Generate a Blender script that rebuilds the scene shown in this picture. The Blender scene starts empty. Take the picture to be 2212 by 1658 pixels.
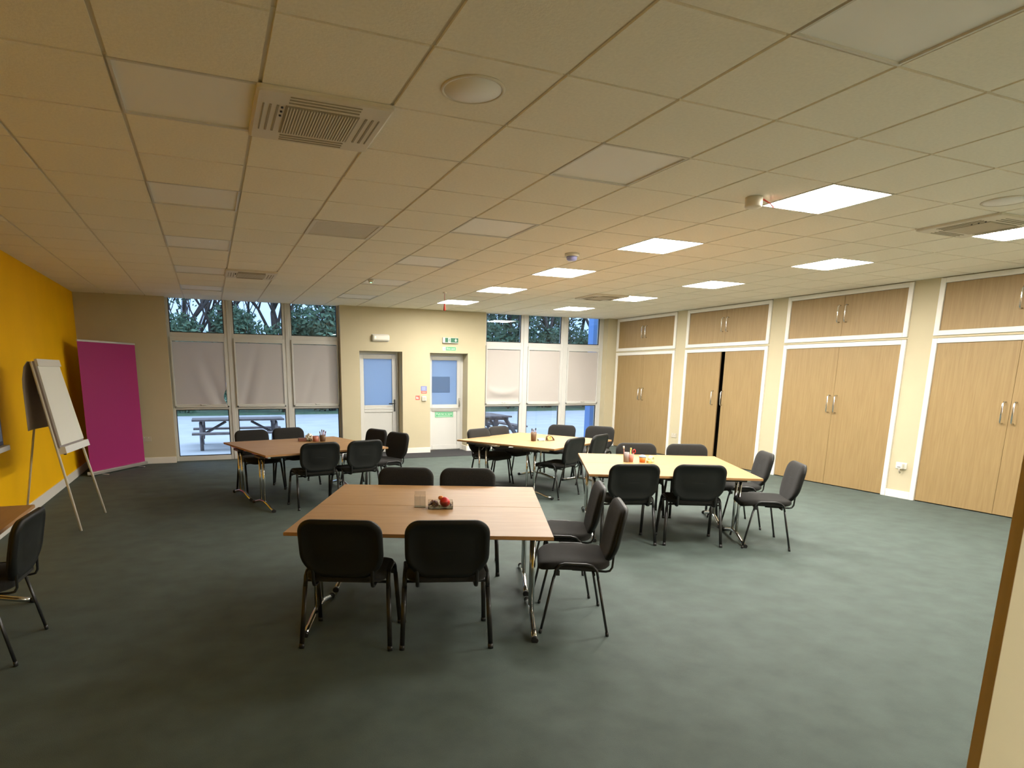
import bpy, bmesh, math, random
from mathutils import Vector, Matrix
random.seed(7)
col = bpy.context.scene.collection
PI = math.pi

# ------------------------------------------------------------------ materials
def lin(c):
    return tuple(((v/255)/12.92 if v/255 <= .04045 else ((v/255+.055)/1.055)**2.4) for v in c)
def nodes(name):
    m = bpy.data.materials.new(name); m.use_nodes = True
    nt = m.node_tree
    return m, nt, nt.nodes['Principled BSDF']
def mat(name, c, rough=.5, metal=0, spec=.5, noise=0, nscale=30, bump=0, bscale=200, sheen=0, emit=0, coat=0):
    m, nt, b = nodes(name)
    b.inputs['Base Color'].default_value = (*c, 1)
    b.inputs['Roughness'].default_value = rough
    b.inputs['Metallic'].default_value = metal
    b.inputs['Specular IOR Level'].default_value = spec
    b.inputs['Sheen Weight'].default_value = sheen
    b.inputs['Coat Weight'].default_value = coat
    tc = nt.nodes.new('ShaderNodeTexCoord')
    if noise:
        n = nt.nodes.new('ShaderNodeTexNoise'); n.inputs['Scale'].default_value = nscale; n.inputs['Detail'].default_value = 4
        nt.links.new(tc.outputs['Object'], n.inputs['Vector'])
        r = nt.nodes.new('ShaderNodeValToRGB')
        r.color_ramp.elements[0].position = .3; r.color_ramp.elements[1].position = .7
        r.color_ramp.elements[0].color = (*[v*(1-noise) for v in c], 1)
        r.color_ramp.elements[1].color = (*[min(1, v*(1+noise)) for v in c], 1)
        nt.links.new(n.outputs['Fac'], r.inputs['Fac']); nt.links.new(r.outputs['Color'], b.inputs['Base Color'])
    if bump:
        n2 = nt.nodes.new('ShaderNodeTexNoise'); n2.inputs['Scale'].default_value = bscale; n2.inputs['Detail'].default_value = 3
        nt.links.new(tc.outputs['Object'], n2.inputs['Vector'])
        bp = nt.nodes.new('ShaderNodeBump'); bp.inputs['Strength'].default_value = bump; bp.inputs['Distance'].default_value = .01
        nt.links.new(n2.outputs['Fac'], bp.inputs['Height']); nt.links.new(bp.outputs['Normal'], b.inputs['Normal'])
    if emit:
        b.inputs['Emission Color'].default_value = (*c, 1); b.inputs['Emission Strength'].default_value = emit
    return m
def wood(name, c1, c2, scale=(14, 14, .9), rough=.4, coat=0, k=1.0):
    m, nt, b = nodes(name)
    tc = nt.nodes.new('ShaderNodeTexCoord'); mp = nt.nodes.new('ShaderNodeMapping')
    mp.inputs['Scale'].default_value = scale
    nt.links.new(tc.outputs['Object'], mp.inputs['Vector'])
    n = nt.nodes.new('ShaderNodeTexNoise'); n.inputs['Scale'].default_value = 2.2*k; n.inputs['Detail'].default_value = 6; n.inputs['Distortion'].default_value = .7
    nt.links.new(mp.outputs['Vector'], n.inputs['Vector'])
    r = nt.nodes.new('ShaderNodeValToRGB')
    r.color_ramp.elements[0].position = .32; r.color_ramp.elements[0].color = (*c1, 1)
    r.color_ramp.elements[1].position = .68; r.color_ramp.elements[1].color = (*c2, 1)
    nt.links.new(n.outputs['Fac'], r.inputs['Fac']); nt.links.new(r.outputs['Color'], b.inputs['Base Color'])
    b.inputs['Roughness'].default_value = rough; b.inputs['Coat Weight'].default_value = coat
    b.inputs['Coat Roughness'].default_value = .25
    return m
def thin_glass(name, tint=(1, 1, 1), rough=0.0):
    m = bpy.data.materials.new(name); m.use_nodes = True; nt = m.node_tree; nt.nodes.clear()
    o = nt.nodes.new('ShaderNodeOutputMaterial'); t = nt.nodes.new('ShaderNodeBsdfTransparent'); t.inputs[0].default_value = (*tint, 1)
    g = nt.nodes.new('ShaderNodeBsdfGlossy'); g.inputs['Roughness'].default_value = rough
    f = nt.nodes.new('ShaderNodeFresnel'); f.inputs['IOR'].default_value = 1.5
    x = nt.nodes.new('ShaderNodeMixShader')
    nt.links.new(f.outputs[0], x.inputs[0]); nt.links.new(t.outputs[0], x.inputs[1]); nt.links.new(g.outputs[0], x.inputs[2])
    nt.links.new(x.outputs[0], o.inputs[0])
    return m
def translucent(name, c, tc, f=.5, rough=.5, gloss=0):
    m = bpy.data.materials.new(name); m.use_nodes = True; nt = m.node_tree; nt.nodes.clear()
    o = nt.nodes.new('ShaderNodeOutputMaterial'); d = nt.nodes.new('ShaderNodeBsdfDiffuse'); d.inputs[0].default_value = (*c, 1)
    t = nt.nodes.new('ShaderNodeBsdfTranslucent'); t.inputs[0].default_value = (*tc, 1)
    x = nt.nodes.new('ShaderNodeMixShader'); x.inputs[0].default_value = f
    nt.links.new(d.outputs[0], x.inputs[1]); nt.links.new(t.outputs[0], x.inputs[2])
    last = x
    if gloss:
        g = nt.nodes.new('ShaderNodeBsdfGlossy'); g.inputs['Roughness'].default_value = rough
        y = nt.nodes.new('ShaderNodeMixShader'); y.inputs[0].default_value = gloss
        nt.links.new(x.outputs[0], y.inputs[1]); nt.links.new(g.outputs[0], y.inputs[2]); last = y
    nt.links.new(last.outputs[0], o.inputs[0])
    return m
def emission(name, c, s):
    m = bpy.data.materials.new(name); m.use_nodes = True; nt = m.node_tree; nt.nodes.clear()
    o = nt.nodes.new('ShaderNodeOutputMaterial'); e = nt.nodes.new('ShaderNodeEmission')
    e.inputs[0].default_value = (*c, 1); e.inputs[1].default_value = s
    nt.links.new(e.outputs[0], o.inputs[0]); return m

LAMP = 21.0
M = {}
M['cream'] = mat('cream wall paint', (.56, .495, .33), .85, noise=.02, nscale=3)
M['yellow'] = mat('mustard wall paint', (.95, .52, .001), .8, spec=.15, noise=.03, nscale=2)
M['doorpaint'] = mat('cream door paint', (.80, .70, .46), .6)
M['white'] = mat('white gloss paint', (.83, .81, .74), .35)
M['upvc'] = mat('white window frame plastic', (.63, .625, .59), .35)
M['tile'] = mat('ceiling tile', (.95, .895, .765), .95, noise=.03, nscale=60, bump=.15, bscale=90)
M['grid'] = mat('ceiling grid metal', (.80, .72, .56), .6)
M['slab'] = mat('dark roof void', (.05, .045, .035), .9)
M['carpet'] = mat('green grey carpet', (.078, .104, .091), .74, spec=.36, noise=.14, nscale=5, bump=.3, bscale=260)
M['mat'] = mat('charcoal entrance matting', (.055, .055, .058), 1.0, spec=.1, noise=.2, nscale=60, bump=.5, bscale=300)
M['beech'] = wood('beech table laminate', (.36, .195, .066), (.42, .24, .09), (1.2, 12, 12), .46, .04)
M['edge'] = mat('table edge band', (.42, .22, .08), .5)
M['oak'] = wood('oak door veneer', (.30, .197, .082), (.36, .245, .108), (22, 22, 1.1), .5)
M['lipping'] = wood('oak lipping', (.55, .40, .21), (.62, .46, .25), (20, 20, 1), .5)
M['fabric'] = mat('black chair fabric', (.022, .021, .019), .95, spec=.25, noise=.25, nscale=180, bump=.4, bscale=500, sheen=.08)
M['shell'] = mat('black chair shell plastic', (.012, .013, .012), .45, spec=.3, bump=.15, bscale=600)
M['frame'] = mat('black enamelled tube', (.017, .017, .016), .35)
M['chrome'] = mat('chrome', (.72, .72, .70), .16, 1)
M['steel'] = mat('satin steel', (.62, .60, .55), .3, 1)
M['blackp'] = mat('black plastic', (.02, .02, .02), .4)
M['glass'] = thin_glass('window glass', (.93, .96, .97))
M['acrylic'] = thin_glass('clear acrylic', (.90, .90, .89))
M['frost'] = translucent('frosted door glass', (.40, .48, .58), (.50, .65, .80), .72, .12, .04)
M['frost_dark'] = translucent('darker blue frosted glass', (.26, .37, .50), (.36, .52, .70), .70, .12, .04)  # darker blue variant of the frosted pane colour
M['blind'] = translucent('blind fabric', (.58, .53, .48), (.60, .60, .60), .14)
M['lamp'] = emission('lit panel diffuser', (1.0, .955, .885), LAMP)
M['unlit'] = mat('unlit opal diffuser', (.97, .95, .91), .6)
M['lampframe'] = mat('white light frame', (.72, .70, .64), .4)
M['ac'] = mat('air conditioner white plastic', (.76, .70, .58), .5)
M['acdark'] = mat('air conditioner slots', (.38, .33, .23), .7)
M['purple'] = mat('purple banner vinyl', (.36, .010, .14), .6)
M['alu'] = mat('silver aluminium', (.62, .60, .57), .35, .8)
M['paper'] = mat('white paper', (.80, .80, .72), .8)
M['paperback'] = mat('grey paper back', (.40, .33, .26), .8)
M['easelwhite'] = mat('off white easel tube', (.70, .66, .55), .4)
M['red'] = mat('red plastic', (.62, .03, .025), .35)
M['redcord'] = mat('red cord', (.50, .05, .03), .7)
M['orange'] = mat('orange plastic', (.85, .27, .05), .4)
M['yellowp'] = mat('yellow tape', (.78, .68, .22), .4)
M['lime'] = mat('pale green tub', (.62, .70, .42), .4)
M['bluep'] = mat('light blue plastic', (.30, .50, .80), .4)
M['teal'] = mat('pale blue paper', (.50, .70, .72), .6)
M['pink'] = mat('salmon pink plastic', (.62, .26, .20), .5)
M['brown'] = mat('brown pot', (.16, .095, .05), .6)
M['brownpen'] = mat('brown felt pens', (.22, .09, .06), .5)
M['purplep'] = mat('dull purple card', (.22, .13, .16), .6)
M['greyp'] = mat('grey plastic', (.30, .26, .25), .4)
M['greendk'] = mat('dark green exit sign', (.035, .16, .085), .5)
M['greenlt'] = mat('green sign', (.10, .42, .20), .5)
M['signwhite'] = mat('sign white', (.70, .85, .72), .5)
M['bluesign'] = mat('blue sign', (.20, .22, .55), .5)
M['redsign'] = mat('red sign', (.68, .12, .10), .5)
M['screen'] = mat('dark screen', (.035, .045, .055), .15)
M['led'] = emission('green led', (.2, 1, .4), 2)
M['blueled'] = mat('pale blue sensor cover', (.42, .45, .85), .4)
M['concrete'] = mat('pale concrete paving', (.55, .57, .60), .9, noise=.08, nscale=1.2)
M['grass'] = mat('rough grass', (.10, .17, .09), 1, noise=.35, nscale=3)
M['timber'] = mat('weathered timber', (.20, .17, .17), .8, noise=.2, nscale=8)
M['bark'] = mat('grey brown bark', (.085, .07, .065), .9, noise=.3, nscale=10)
M['leaf'] = mat('dark evergreen leaves', (.055, .12, .07), .7, noise=.4, nscale=2)
M['leaf2'] = mat('grey green leaves', (.10, .18, .11), .7, noise=.4, nscale=2)
M['post'] = mat('blue post colour', (.16, .34, .72), .6)  # one even blue over the whole post
M['wallout'] = mat('outer wall render', (.55, .55, .52), .9)
M['socket'] = mat('white socket plastic', (.78, .75, .66), .35)
M['socketgrey'] = mat('brushed socket plate', (.55, .50, .40), .4)

# ------------------------------------------------------------------ mesh helpers
class MB:
    def __init__(s): s.bm = bmesh.new(); s.mi = 0
    def box(s, x0, x1, y0, y1, z0, z1, mi=None, m=None):
        vs = [s.bm.verts.new((x, y, z)) for z in (z0, z1) for y in (y0, y1) for x in (x0, x1)]
        if m is not None:
            for v in vs: v.co = m @ v.co
        for f in ((0, 2, 3, 1), (4, 5, 7, 6), (0, 1, 5, 4), (2, 6, 7, 3), (0, 4, 6, 2), (1, 3, 7, 5)):
            fc = s.bm.faces.new([vs[i] for i in f]); fc.material_index = s.mi if mi is None else mi
        return s
    def tube(s, pts, r, n=10, ry=None, mi=None, closed=False, taper=None):
        pts = [Vector(p) for p in pts]; rings = []
        ry = r if ry is None else ry
        N = len(pts)
        for i, p in enumerate(pts):
            a = pts[i-1] if (i > 0 or closed) else p; b = pts[(i+1) % N] if (i < N-1 or closed) else p
            t = (b-a).normalized()
            ref = Vector((1, 0, 0)) if abs(t.x) < .9 else Vector((0, 0, 1))
            sx = (ref - t*ref.dot(t)).normalized(); sy = t.cross(sx)
            k = 1 if taper is None else taper[i]
            rings.append([s.bm.verts.new(p + sx*math.cos(2*PI*j/n)*r*k + sy*math.sin(2*PI*j/n)*ry*k) for j in range(n)])
        rr = range(N if closed else N-1)
        for i in rr:
            A, B = rings[i], rings[(i+1) % N]
            for j in range(n):
                f = s.bm.faces.new((A[j], A[(j+1) % n], B[(j+1) % n], B[j])); f.smooth = True
                f.material_index = s.mi if mi is None else mi
        if not closed:
            for R_ in (rings[0][::-1], rings[-1]):
                f = s.bm.faces.new(R_); f.material_index = s.mi if mi is None else mi
        return s
    def rings(s, rings, cap=True, smooth=True, mi=None):
        V = [[s.bm.verts.new(p) for p in r] for r in rings]; n = len(V[0])
        for A, B in zip(V, V[1:]):
            for j in range(n):
                f = s.bm.faces.new((A[j], A[(j+1) % n], B[(j+1) % n], B[j])); f.smooth = smooth
                f.material_index = s.mi if mi is None else mi
        if cap:
            for R_ in (V[0][::-1], V[-1]):
                f = s.bm.faces.new(R_); f.smooth = False; f.material_index = s.mi if mi is None else mi
        return s
    def lathe(s, prof, c=(0, 0, 0), n=24, mi=None, cap=True):
        c = Vector(c)
        return s.rings([[c+Vector((r*math.cos(2*PI*j/n), r*math.sin(2*PI*j/n), z)) for j in range(n)] for r, z in prof], cap, True, mi)
    def quad(s, *p, mi=None):
        f = s.bm.faces.new([s.bm.verts.new(q) for q in p]); f.material_index = s.mi if mi is None else mi; return s
    def xf(s, m):
        for v in s.bm.verts: v.co = m @ v.co
        return s
    def build(s, name, mats, parent=None, bevel=0, loc=None):
        bmesh.ops.recalc_face_normals(s.bm, faces=s.bm.faces)
        me = bpy.data.meshes.new(name); s.bm.to_mesh(me); s.bm.free()
        for m in (mats if isinstance(mats, (list, tuple)) else [mats]): me.materials.append(m)
        o = bpy.data.objects.new(name, me); col.objects.link(o)
        if parent: o.parent = parent
        if loc: o.location = loc
        if bevel:
            b = o.modifiers.new('bevel', 'BEVEL'); b.width = bevel; b.segments = 2; b.limit_method = 'ANGLE'; b.angle_limit = math.radians(50)
        return o
def tag(o, label=None, cat=None, group=None, kind=None):
    if label: o['label'] = label
    if cat: o['category'] = cat
    if group: o['group'] = group
    if kind: o['kind'] = kind
    return o
def empty(name, loc=(0, 0, 0), rz=0, label=None, cat=None, group=None):
    o = bpy.data.objects.new(name, None); col.objects.link(o); o.location = loc; o.rotation_euler = (0, 0, rz)
    o.empty_display_size = .2
    return tag(o, label, cat, group)
kids = {}
def copy_tree(o, parent=None):
    c = o.copy(); col.objects.link(c); c.parent = parent
    for ch in [x for x in o.children]: copy_tree(ch, c)
    return c
def struct(o): o['kind'] = 'structure'; return o
def rrect(w, h, r, n=6, rb=None):
    """rounded rectangle outline, top corners radius r, bottom corners rb"""
    rb = r if rb is None else rb; pts = []
    for cx, cy, a0, rr in ((w/2-r, h/2-r, 0, r), (-w/2+r, h/2-r, 90, r), (-w/2+rb, -h/2+rb, 180, rb), (w/2-rb, -h/2+rb, 270, rb)):
        for k in range(n+1):
            a = math.radians(a0+90*k/n); pts.append((cx+rr*math.cos(a), cy+rr*math.sin(a)))
    return pts
def inset(pts, d):
    w = max(abs(p[0]) for p in pts); h = max(abs(p[1]) for p in pts)
    return [(x*(1-d/w), y*(1-d/h)) for x, y in pts]
def text(name, body, size, mtl, parent, loc, rot, depth=.001, bold=False, sx=1):
    cu = bpy.data.curves.new(name, 'FONT'); cu.body = body; cu.size = size; cu.extrude = depth
    cu.align_x = 'CENTER'; cu.align_y = 'CENTER'
    t = bpy.data.objects.new('tmp', cu); col.objects.link(t)
    dg = bpy.context.evaluated_depsgraph_get(); me = bpy.data.meshes.new_from_object(t.evaluated_get(dg))
    bpy.data.objects.remove(t); me.materials.clear(); me.materials.append(mtl)
    o = bpy.data.objects.new(name, me); col.objects.link(o); o.parent = parent; o.location = loc; o.rotation_euler = rot; o.scale = (sx, 1, 1)
    return o

# ------------------------------------------------------------------ camera
F, CX, CY = 1335.574, 1000.572, 1068.006
yaw, pit, rol = .386415, .192346, .0095907
HC, HF = 1.2521, 1.59904
cyw, syw, cp, sp, cr, sr = math.cos(yaw), math.sin(yaw), math.cos(pit), math.sin(pit), math.cos(rol), math.sin(rol)
fwd = Vector((syw*cp, cyw*cp, -sp)); right = Vector((cyw, -syw, 0)); up = right.cross(fwd)
r2 = right*cr+up*sr; u2 = -right*sr+up*cr
cd = bpy.data.cameras.new('camera'); cam = bpy.data.objects.new('camera', cd); col.objects.link(cam)
mw = Matrix.Identity(4)
for i in range(3): mw[i][0] = r2[i]; mw[i][1] = u2[i]; mw[i][2] = -fwd[i]
mw[0][3], mw[1][3], mw[2][3] = 0, 0, HF
cam.matrix_world = mw
cd.sensor_width = 36; cd.sensor_fit = 'HORIZONTAL'; cd.lens = F/2212*36
cd.shift_x = (1106-CX)/2212; cd.shift_y = (CY-829)/2212; cd.clip_start = .05; cd.clip_end = 200
bpy.context.scene.camera = cam

# ------------------------------------------------------------------ room constants
XL, XR, YB, YF, ZC = -1.966, 8.632, 12.077, -3.2, 2.851
X0, Y0, T = -.9075, 3.1495, .6
W1 = (-.62, 2.365); W2 = (5.385, 8.39)
D1 = (2.725, 3.584, 2.025); D2 = (4.165, 4.99, 2.015)
YO = YB+.42     # outer face of back wall

# floor
o = struct(MB().box(XL-.2, XR+.8, YF-.2, YO, -.15, 0).build('floor', M['carpet']))
o = MB().box(2.6, 5.32, 11.36, YB+.36, 0, .006).build('entrance_mat', M['mat'])
tag(o, 'dark charcoal entrance matting laid in front of the two white doors', 'door mat')

# ceiling
lights_lit = [(8, r) for r in (0, 3, 6, 9, 12)] + [(12, r) for r in (0, 3, 6, 9, 12)]
lights_lit += [(c, r) for c in (8, 12) for r in (-6, -9)]
lights_off = [(1, r) for r in (0, 3, 6, 9, 12)] + [(5, r) for r in (-3, 0, 3, 6, 9, 12)]
acs = [(2, 0), (2, 9), (11, 0), (11, 9)]
vents = [(3, 4)]
skip = set(lights_lit+lights_off+acs+vents)
mb = MB()
g = .010
for i in range(-3, 17):
    for j in range(-12, 17):
        if (i, j) in skip: continue
        a, b = max(X0+i*T+g, XL), min(X0+(i+1)*T-g, XR); c, d = max(Y0+j*T+g*.8, YF), min(Y0+(j+1)*T-g*.8, YB+.2)
        if b-a < .03 or d-c < .03: continue
        mb.box(a, b, c, d, ZC, ZC+.02, 0)
for i in range(-3, 18):
    x = X0+i*T
    if XL < x < XR: mb.box(x-.013, x+.013, YF, YB+.2, ZC+.011, ZC+.016, 1)
for j in range(-12, 17):
    y = Y0+j*T
    if YF < y < YB+.2: mb.box(XL, XR, y-.011, y+.011, ZC+.0105, ZC+.0155, 1)
mb.box(XL-.2, XR+.8, YF-.2, YO+.1, ZC+.16, ZC+.4, 2)
struct(mb.build('ceiling', [M['tile'], M['grid'], M['slab']]))

# walls
mb = MB()
def wb(x0, x1, z0=0, z1=ZC+.16): mb.box(x0, x1, YB, YO, z0, z1)
wb(XL-.2, W1[0]); wb(W1[1], D1[0]); wb(D1[0], D1[1], D1[2]); wb(D1[1], D2[0]); wb(D2[0], D2[1], D2[2]); wb(D2[1], W2[0]); wb(W2[1], XR+.8)
struct(mb.build('wall_back', M['cream']))
struct(MB().box(XL-.2, XL, YF, YB, 0, ZC+.16).build('wall_left', M['yellow']))
struct(MB().box(XL-.2, XR+.8, YF-.2, YF, 0, ZC+.16).build('wall_front', M['cream']))
# right wall with openings for the fitted cupboards
UN = [(10.10, 12.045), (7.85, 9.81), (5.62, 7.545), (3.37, 5.30)]
mb = MB()
edges = [YF] + [v for u in sorted(UN) for v in u] + [YB]
for k in range(0, len(edges), 2): mb.box(XR, XR+.62, edges[k], edges[k+1], 0, ZC+.16)
for a, b in UN: mb.box(XR, XR+.62, a, b, 2.11, 2.135); mb.box(XR, XR+.62, a, b, 2.845, ZC+.16)
mb.box(XR+.62, XR+.8, YF, YO, 0, ZC+.16)
struct(mb.build('wall_right', M['cream']))
# skirting
mb = MB(); s = .018
def sk(mb, x0, x1, y0, y1): mb.box(x0, x1, y0, y1, 0, .11)
b1 = MB(); b1.box(XL, W1[0]-.0, YB-s, YB, 0, .11)
for a, b in ((W1[1], D1[0]), (D1[1], D2[0]), (D2[1], W2[0]), (W2[1], XR)): b1.box(a, b, YB-s, YB, 0, .11)
for x in (D1[1], D2[1]): b1.box(x-s, x, YB, YB+.27, 0, .11)
struct(b1.build('baseboard_back', M['white'], bevel=.004))
struct(MB().box(XL, XL+s, YF, YB-s, 0, .12).build('baseboard_left', M['white'], bevel=.004))
b2 = MB()
for k in range(0, len(edges), 2):
    if edges[k+1]-edges[k] > .05: b2.box(XR-s, XR, edges[k], edges[k+1], 0, .10)
struct(b2.build('baseboard_right', M['white'], bevel=.004))

# short partition beside the camera with its timber end
XP = 1.75
dl = struct(MB().box(XP+.003, XP+.86, .812, .836, .006, 2.15).build('door_3', M['doorpaint']))
MB().box(XP, XP+.003, .811, .837, .006, 2.15).build('lipping', M['lipping'], dl)
struct(MB().box(XP+.865, XP+.93, .78, .87, 0, ZC).build('trim_1', M['lipping'], bevel=.003))

# ------------------------------------------------------------------ windows
def window(n, xs, panes, zp):
    """xs outer extents, panes list of (x0,x1)"""
    yf0, yf1 = 12.245, 12.32
    mb = MB()
    z0, z1 = 0.0, ZC+.12
    cuts = [xs[0]]
    for a, b in panes: cuts += [a, b]
    cuts.append(xs[1])
    for k in range(0, len(cuts), 2): mb.box(cuts[k], cuts[k+1], yf0, yf1, z0, z1)
    for a, b in panes:
        mb.box(a, b, yf0, yf1, z0, zp[0]); mb.box(a, b, yf0, yf1, zp[1], zp[2]); mb.box(a, b, yf0, yf1, zp[3], zp[4]); mb.box(a, b, yf0, yf1, zp[5], z1)
    for k in range(2, len(cuts)-2, 2):      # coupling cover strips down the wide mullions
        c = (cuts[k]+cuts[k+1])/2; mb.box(c-.03, c+.03, yf0-.012, yf0, z0+.01, z1)
    f = struct(mb.build('window_%d' % n, M['upvc'], bevel=.005))
    for a, b in panes:
        for q in (0, 2, 4):
            g_ = MB()
            bb = .014
            for (u0, u1, v0, v1) in ((a, b, zp[q], zp[q]+bb), (a, b, zp[q+1]-bb, zp[q+1]), (a, a+bb, zp[q]+bb, zp[q+1]-bb), (b-bb, b, zp[q]+bb, zp[q+1]-bb)):
                g_.box(u0, u1, yf0+.012, yf0+.03, v0, v1)
            g_.build('glazing_bead', M['blackp' if q != 2 else 'upvc'], f)
            MB().box(a, b, 12.28, 12.284, zp[q], zp[q+1]).build('pane', M['glass'], f)
    return f
ZP = (.085, .925, 1.0, 2.17, 2.275, ZC+.06)
P1 = [(-.575, .31), (.47, 1.325), (1.485, 2.335)]
P2 = [(5.475, 6.29), (6.472, 7.285), (7.465, 8.275)]
window(1, W1, P1, ZP); window(2, W2, P2, ZP)

BL = ['left-hand blind of the left window, creased and gaping at its lower right corner',
      'middle blind of the left window, with a long diagonal fold in the fabric',
      'right-hand blind of the left window, nearest the left white door',
      'left-hand blind of the right window, its fabric sagging in a curved crease',
      'middle blind of the right window, flat pale grey fabric',
      'right-hand blind of the right window, beside the wooden cupboards']
for k, (a, b) in enumerate(P1+P2):
    yb = 12.235
    g_ = empty('window_blind', ((a+b)/2, yb, 1.0), 0, BL[k], 'blind', 'beige roller blinds clipped into the middle panes')
    w = (b-a)/2 + .012; zt, z0 = 1.2, -.035
    f = MB(); f.box(-w, w, -.02, .008, zt-.075, zt); f.box(-w, -w+.032, -.02, .008, z0, zt-.075); f.box(w-.032, w, -.02, .008, z0, zt-.075); f.box(-w, w, -.02, .008, z0, z0+.03)
    f.build('frame', M['upvc'], g_, bevel=.004)
    # fabric sheet with real folds
    mb = MB(); nx, nz = 26, 36; V = []
    wi = w-.034
    for i in range(nx+1):
        row = []
        for j in range(nz+1):
            u = i/nx; v = j/nz; x = -wi+2*wi*u; z = z0+.05+(zt-.085-z0-.05)*v; y = 0
            if k == 0:
                d = (u-.55-.35*(1-v)**1.6)*math.cos(.5); y = .035*math.exp(-(d/.09)**2)*(1-v)*.9 - .02*math.exp(-((d+.17)/.10)**2)*(1-v)
                if u > .8 and v < .25: x -= .05*((u-.8)/.2)*math.sin(PI*min(1, v/.25))
            elif k == 1:
                d = u-.12-.35*v; y = .030*math.exp(-(d/.08)**2)*(1-v*.8) - .016*math.exp(-((d-.22)/.10)**2)*(1-v)
            elif k == 2:
                d = u-.25-.4*v; y = .018*math.exp(-(d/.09)**2)*(1-v)
            elif k == 3:
                d = v-.22-.1*(2*u-1)**2+.05; y = -.035*math.exp(-(d/.06)**2)*(1-(2*u-1)**4) + .02*math.exp(-((v-.07)/.05)**2)
            elif k == 5:
                y = .006*math.sin(u*9+v*2)*(1-v)
            else: y = .003*math.sin(u*7)
            row.append(mb.bm.verts.new((x, y*.8-.004, z)))
        V.append(row)
    for i in range(nx):
        for j in range(nz):
            fc = mb.bm.faces.new((V[i][j], V[i+1][j], V[i+1][j+1], V[i][j+1])); fc.smooth = True
    mb.build('blind_fabric', M['blind'], g_)
    r_ = MB().box(-wi, wi, -.016, .004, z0+.03, z0+.056)
    rb = r_.build('bottom_rail', M['upvc'], g_, bevel=.004)
    if k in (0, 2, 3, 5):
        MB().tube([(.02-.05, -.02, z0+.05), (.02-.03, -.03, z0+.035), (.02+.03, -.03, z0+.035), (.02+.05, -.02, z0+.05)], .006, 6).build('pull_tab', M['steel'], rb)

# ------------------------------------------------------------------ doors
def door(n, ox0, ox1, oz, gx0, gx1, gz0, gz1):
    y0 = 12.345
    mb = MB(); j = .055
    mb.box(ox0, ox0+j, y0, YO-.01, 0, oz); mb.box(ox1-j, ox1, y0, YO-.01, 0, oz); mb.box(ox0+j, ox1-j, y0, YO-.01, oz-j, oz)
    mb.box(ox0+j, ox1-j, y0+.02, YO-.01, 0, .02)
    r = struct(mb.build('door_%d' % n, M['upvc'], bevel=.005))
    a, b = ox0+j+.004, ox1-j-.004
    l = MB(); yl = y0-.012
    l.box(a, gx0, yl, yl+.06, .022, oz-j-.004); l.box(gx1, b, yl, yl+.06, .022, oz-j-.004)
    l.box(gx0, gx1, yl, yl+.06, gz1, oz-j-.004); l.box(gx0, gx1, yl, yl+.06, gz0-.14, gz0)
    l.box(gx0, gx1, yl, yl+.06, .022, .12)
    l.box(gx0, gx1, yl+.016, yl+.044, .12, gz0-.14)
    l.box(gx0-.012, gx1+.012, yl-.010, yl, gz0-.075, gz0-.06)
    lf = l.build('door_leaf', M['upvc'], r, bevel=.005)
    MB().box(gx0, gx1, yl+.026, yl+.034, gz0, gz1).build('pane', M['frost'], lf)
    return r, lf, yl, a, b
r, lf, yl, a, b = door(1, D1[0], D1[1], D1[2], 2.862, 3.442, .968, 1.882)
hx = 3.485
h = MB().box(hx-.014, hx+.014, yl-.012, yl, .84, 1.08); h.tube([(hx, yl-.012, 1.0), (hx, yl-.05, 1.0), (hx-.03, yl-.055, 1.0), (hx-.13, yl-.052, .998)], .010, 8)
h.build('lever_handle', M['blackp'], lf)
MB().box(3.515, 3.522, yl-.003, yl+.02, 0.05, 1.9).build('weather_seal', M['greyp'], lf)
r, lf, yl, a, b = door(2, D2[0], D2[1], D2[2], 4.292, 4.853, .968, 1.878)
MB().box(4.292, 4.70, yl+.022, yl+.0255, 1.215, 1.545).build('dark_blue_patch', M['frost_dark'], lf)  # darker blue rectangle over the left of the pane
h = MB().box(4.885, 4.915, yl-.02, yl, .89, 1.10); h.tube([(4.90, yl-.02, .93), (4.90, yl-.045, .95), (4.90, yl-.045, 1.05), (4.90, yl-.02, 1.07)], .008, 8)
h.build('latch_handle', M['steel'], lf)
MB().tube([(4.20, yl-.045, .90), (4.88, yl-.045, .90)], .012, 10).build('push_bar', M['upvc'], lf)
h = MB()
for z in (.95, 1.7): h.box(4.205, 4.222, yl-.01, yl, z, z+.10)
h.build('hinge', M['steel'], lf)
# green notice on lower panel
g_ = empty('push_bar_notice', (4.57, yl+.012, .76), 0, 'green rectangular notice with white lettering on the lower half of the right white door', 'sign')
MB().box(-.205, .205, 0, .003, -.058, .058).build('plate', M['greenlt'], g_)
text('lettering', 'Push bar to open', .05, M['signwhite'], g_, (0, -.001, .012), (PI/2, 0, 0))
fr = MB()
for (u0, u1, v0, v1) in ((-.19, .19, .044, .048), (-.19, .19, -.048, -.044), (-.19, -.186, -.044, .044), (.186, .19, -.044, .044), (-.14, .14, -.028, -.022)): fr.box(u0, u1, -.001, 0, v0, v1)
fr.build('border_line', M['signwhite'], g_)

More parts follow.
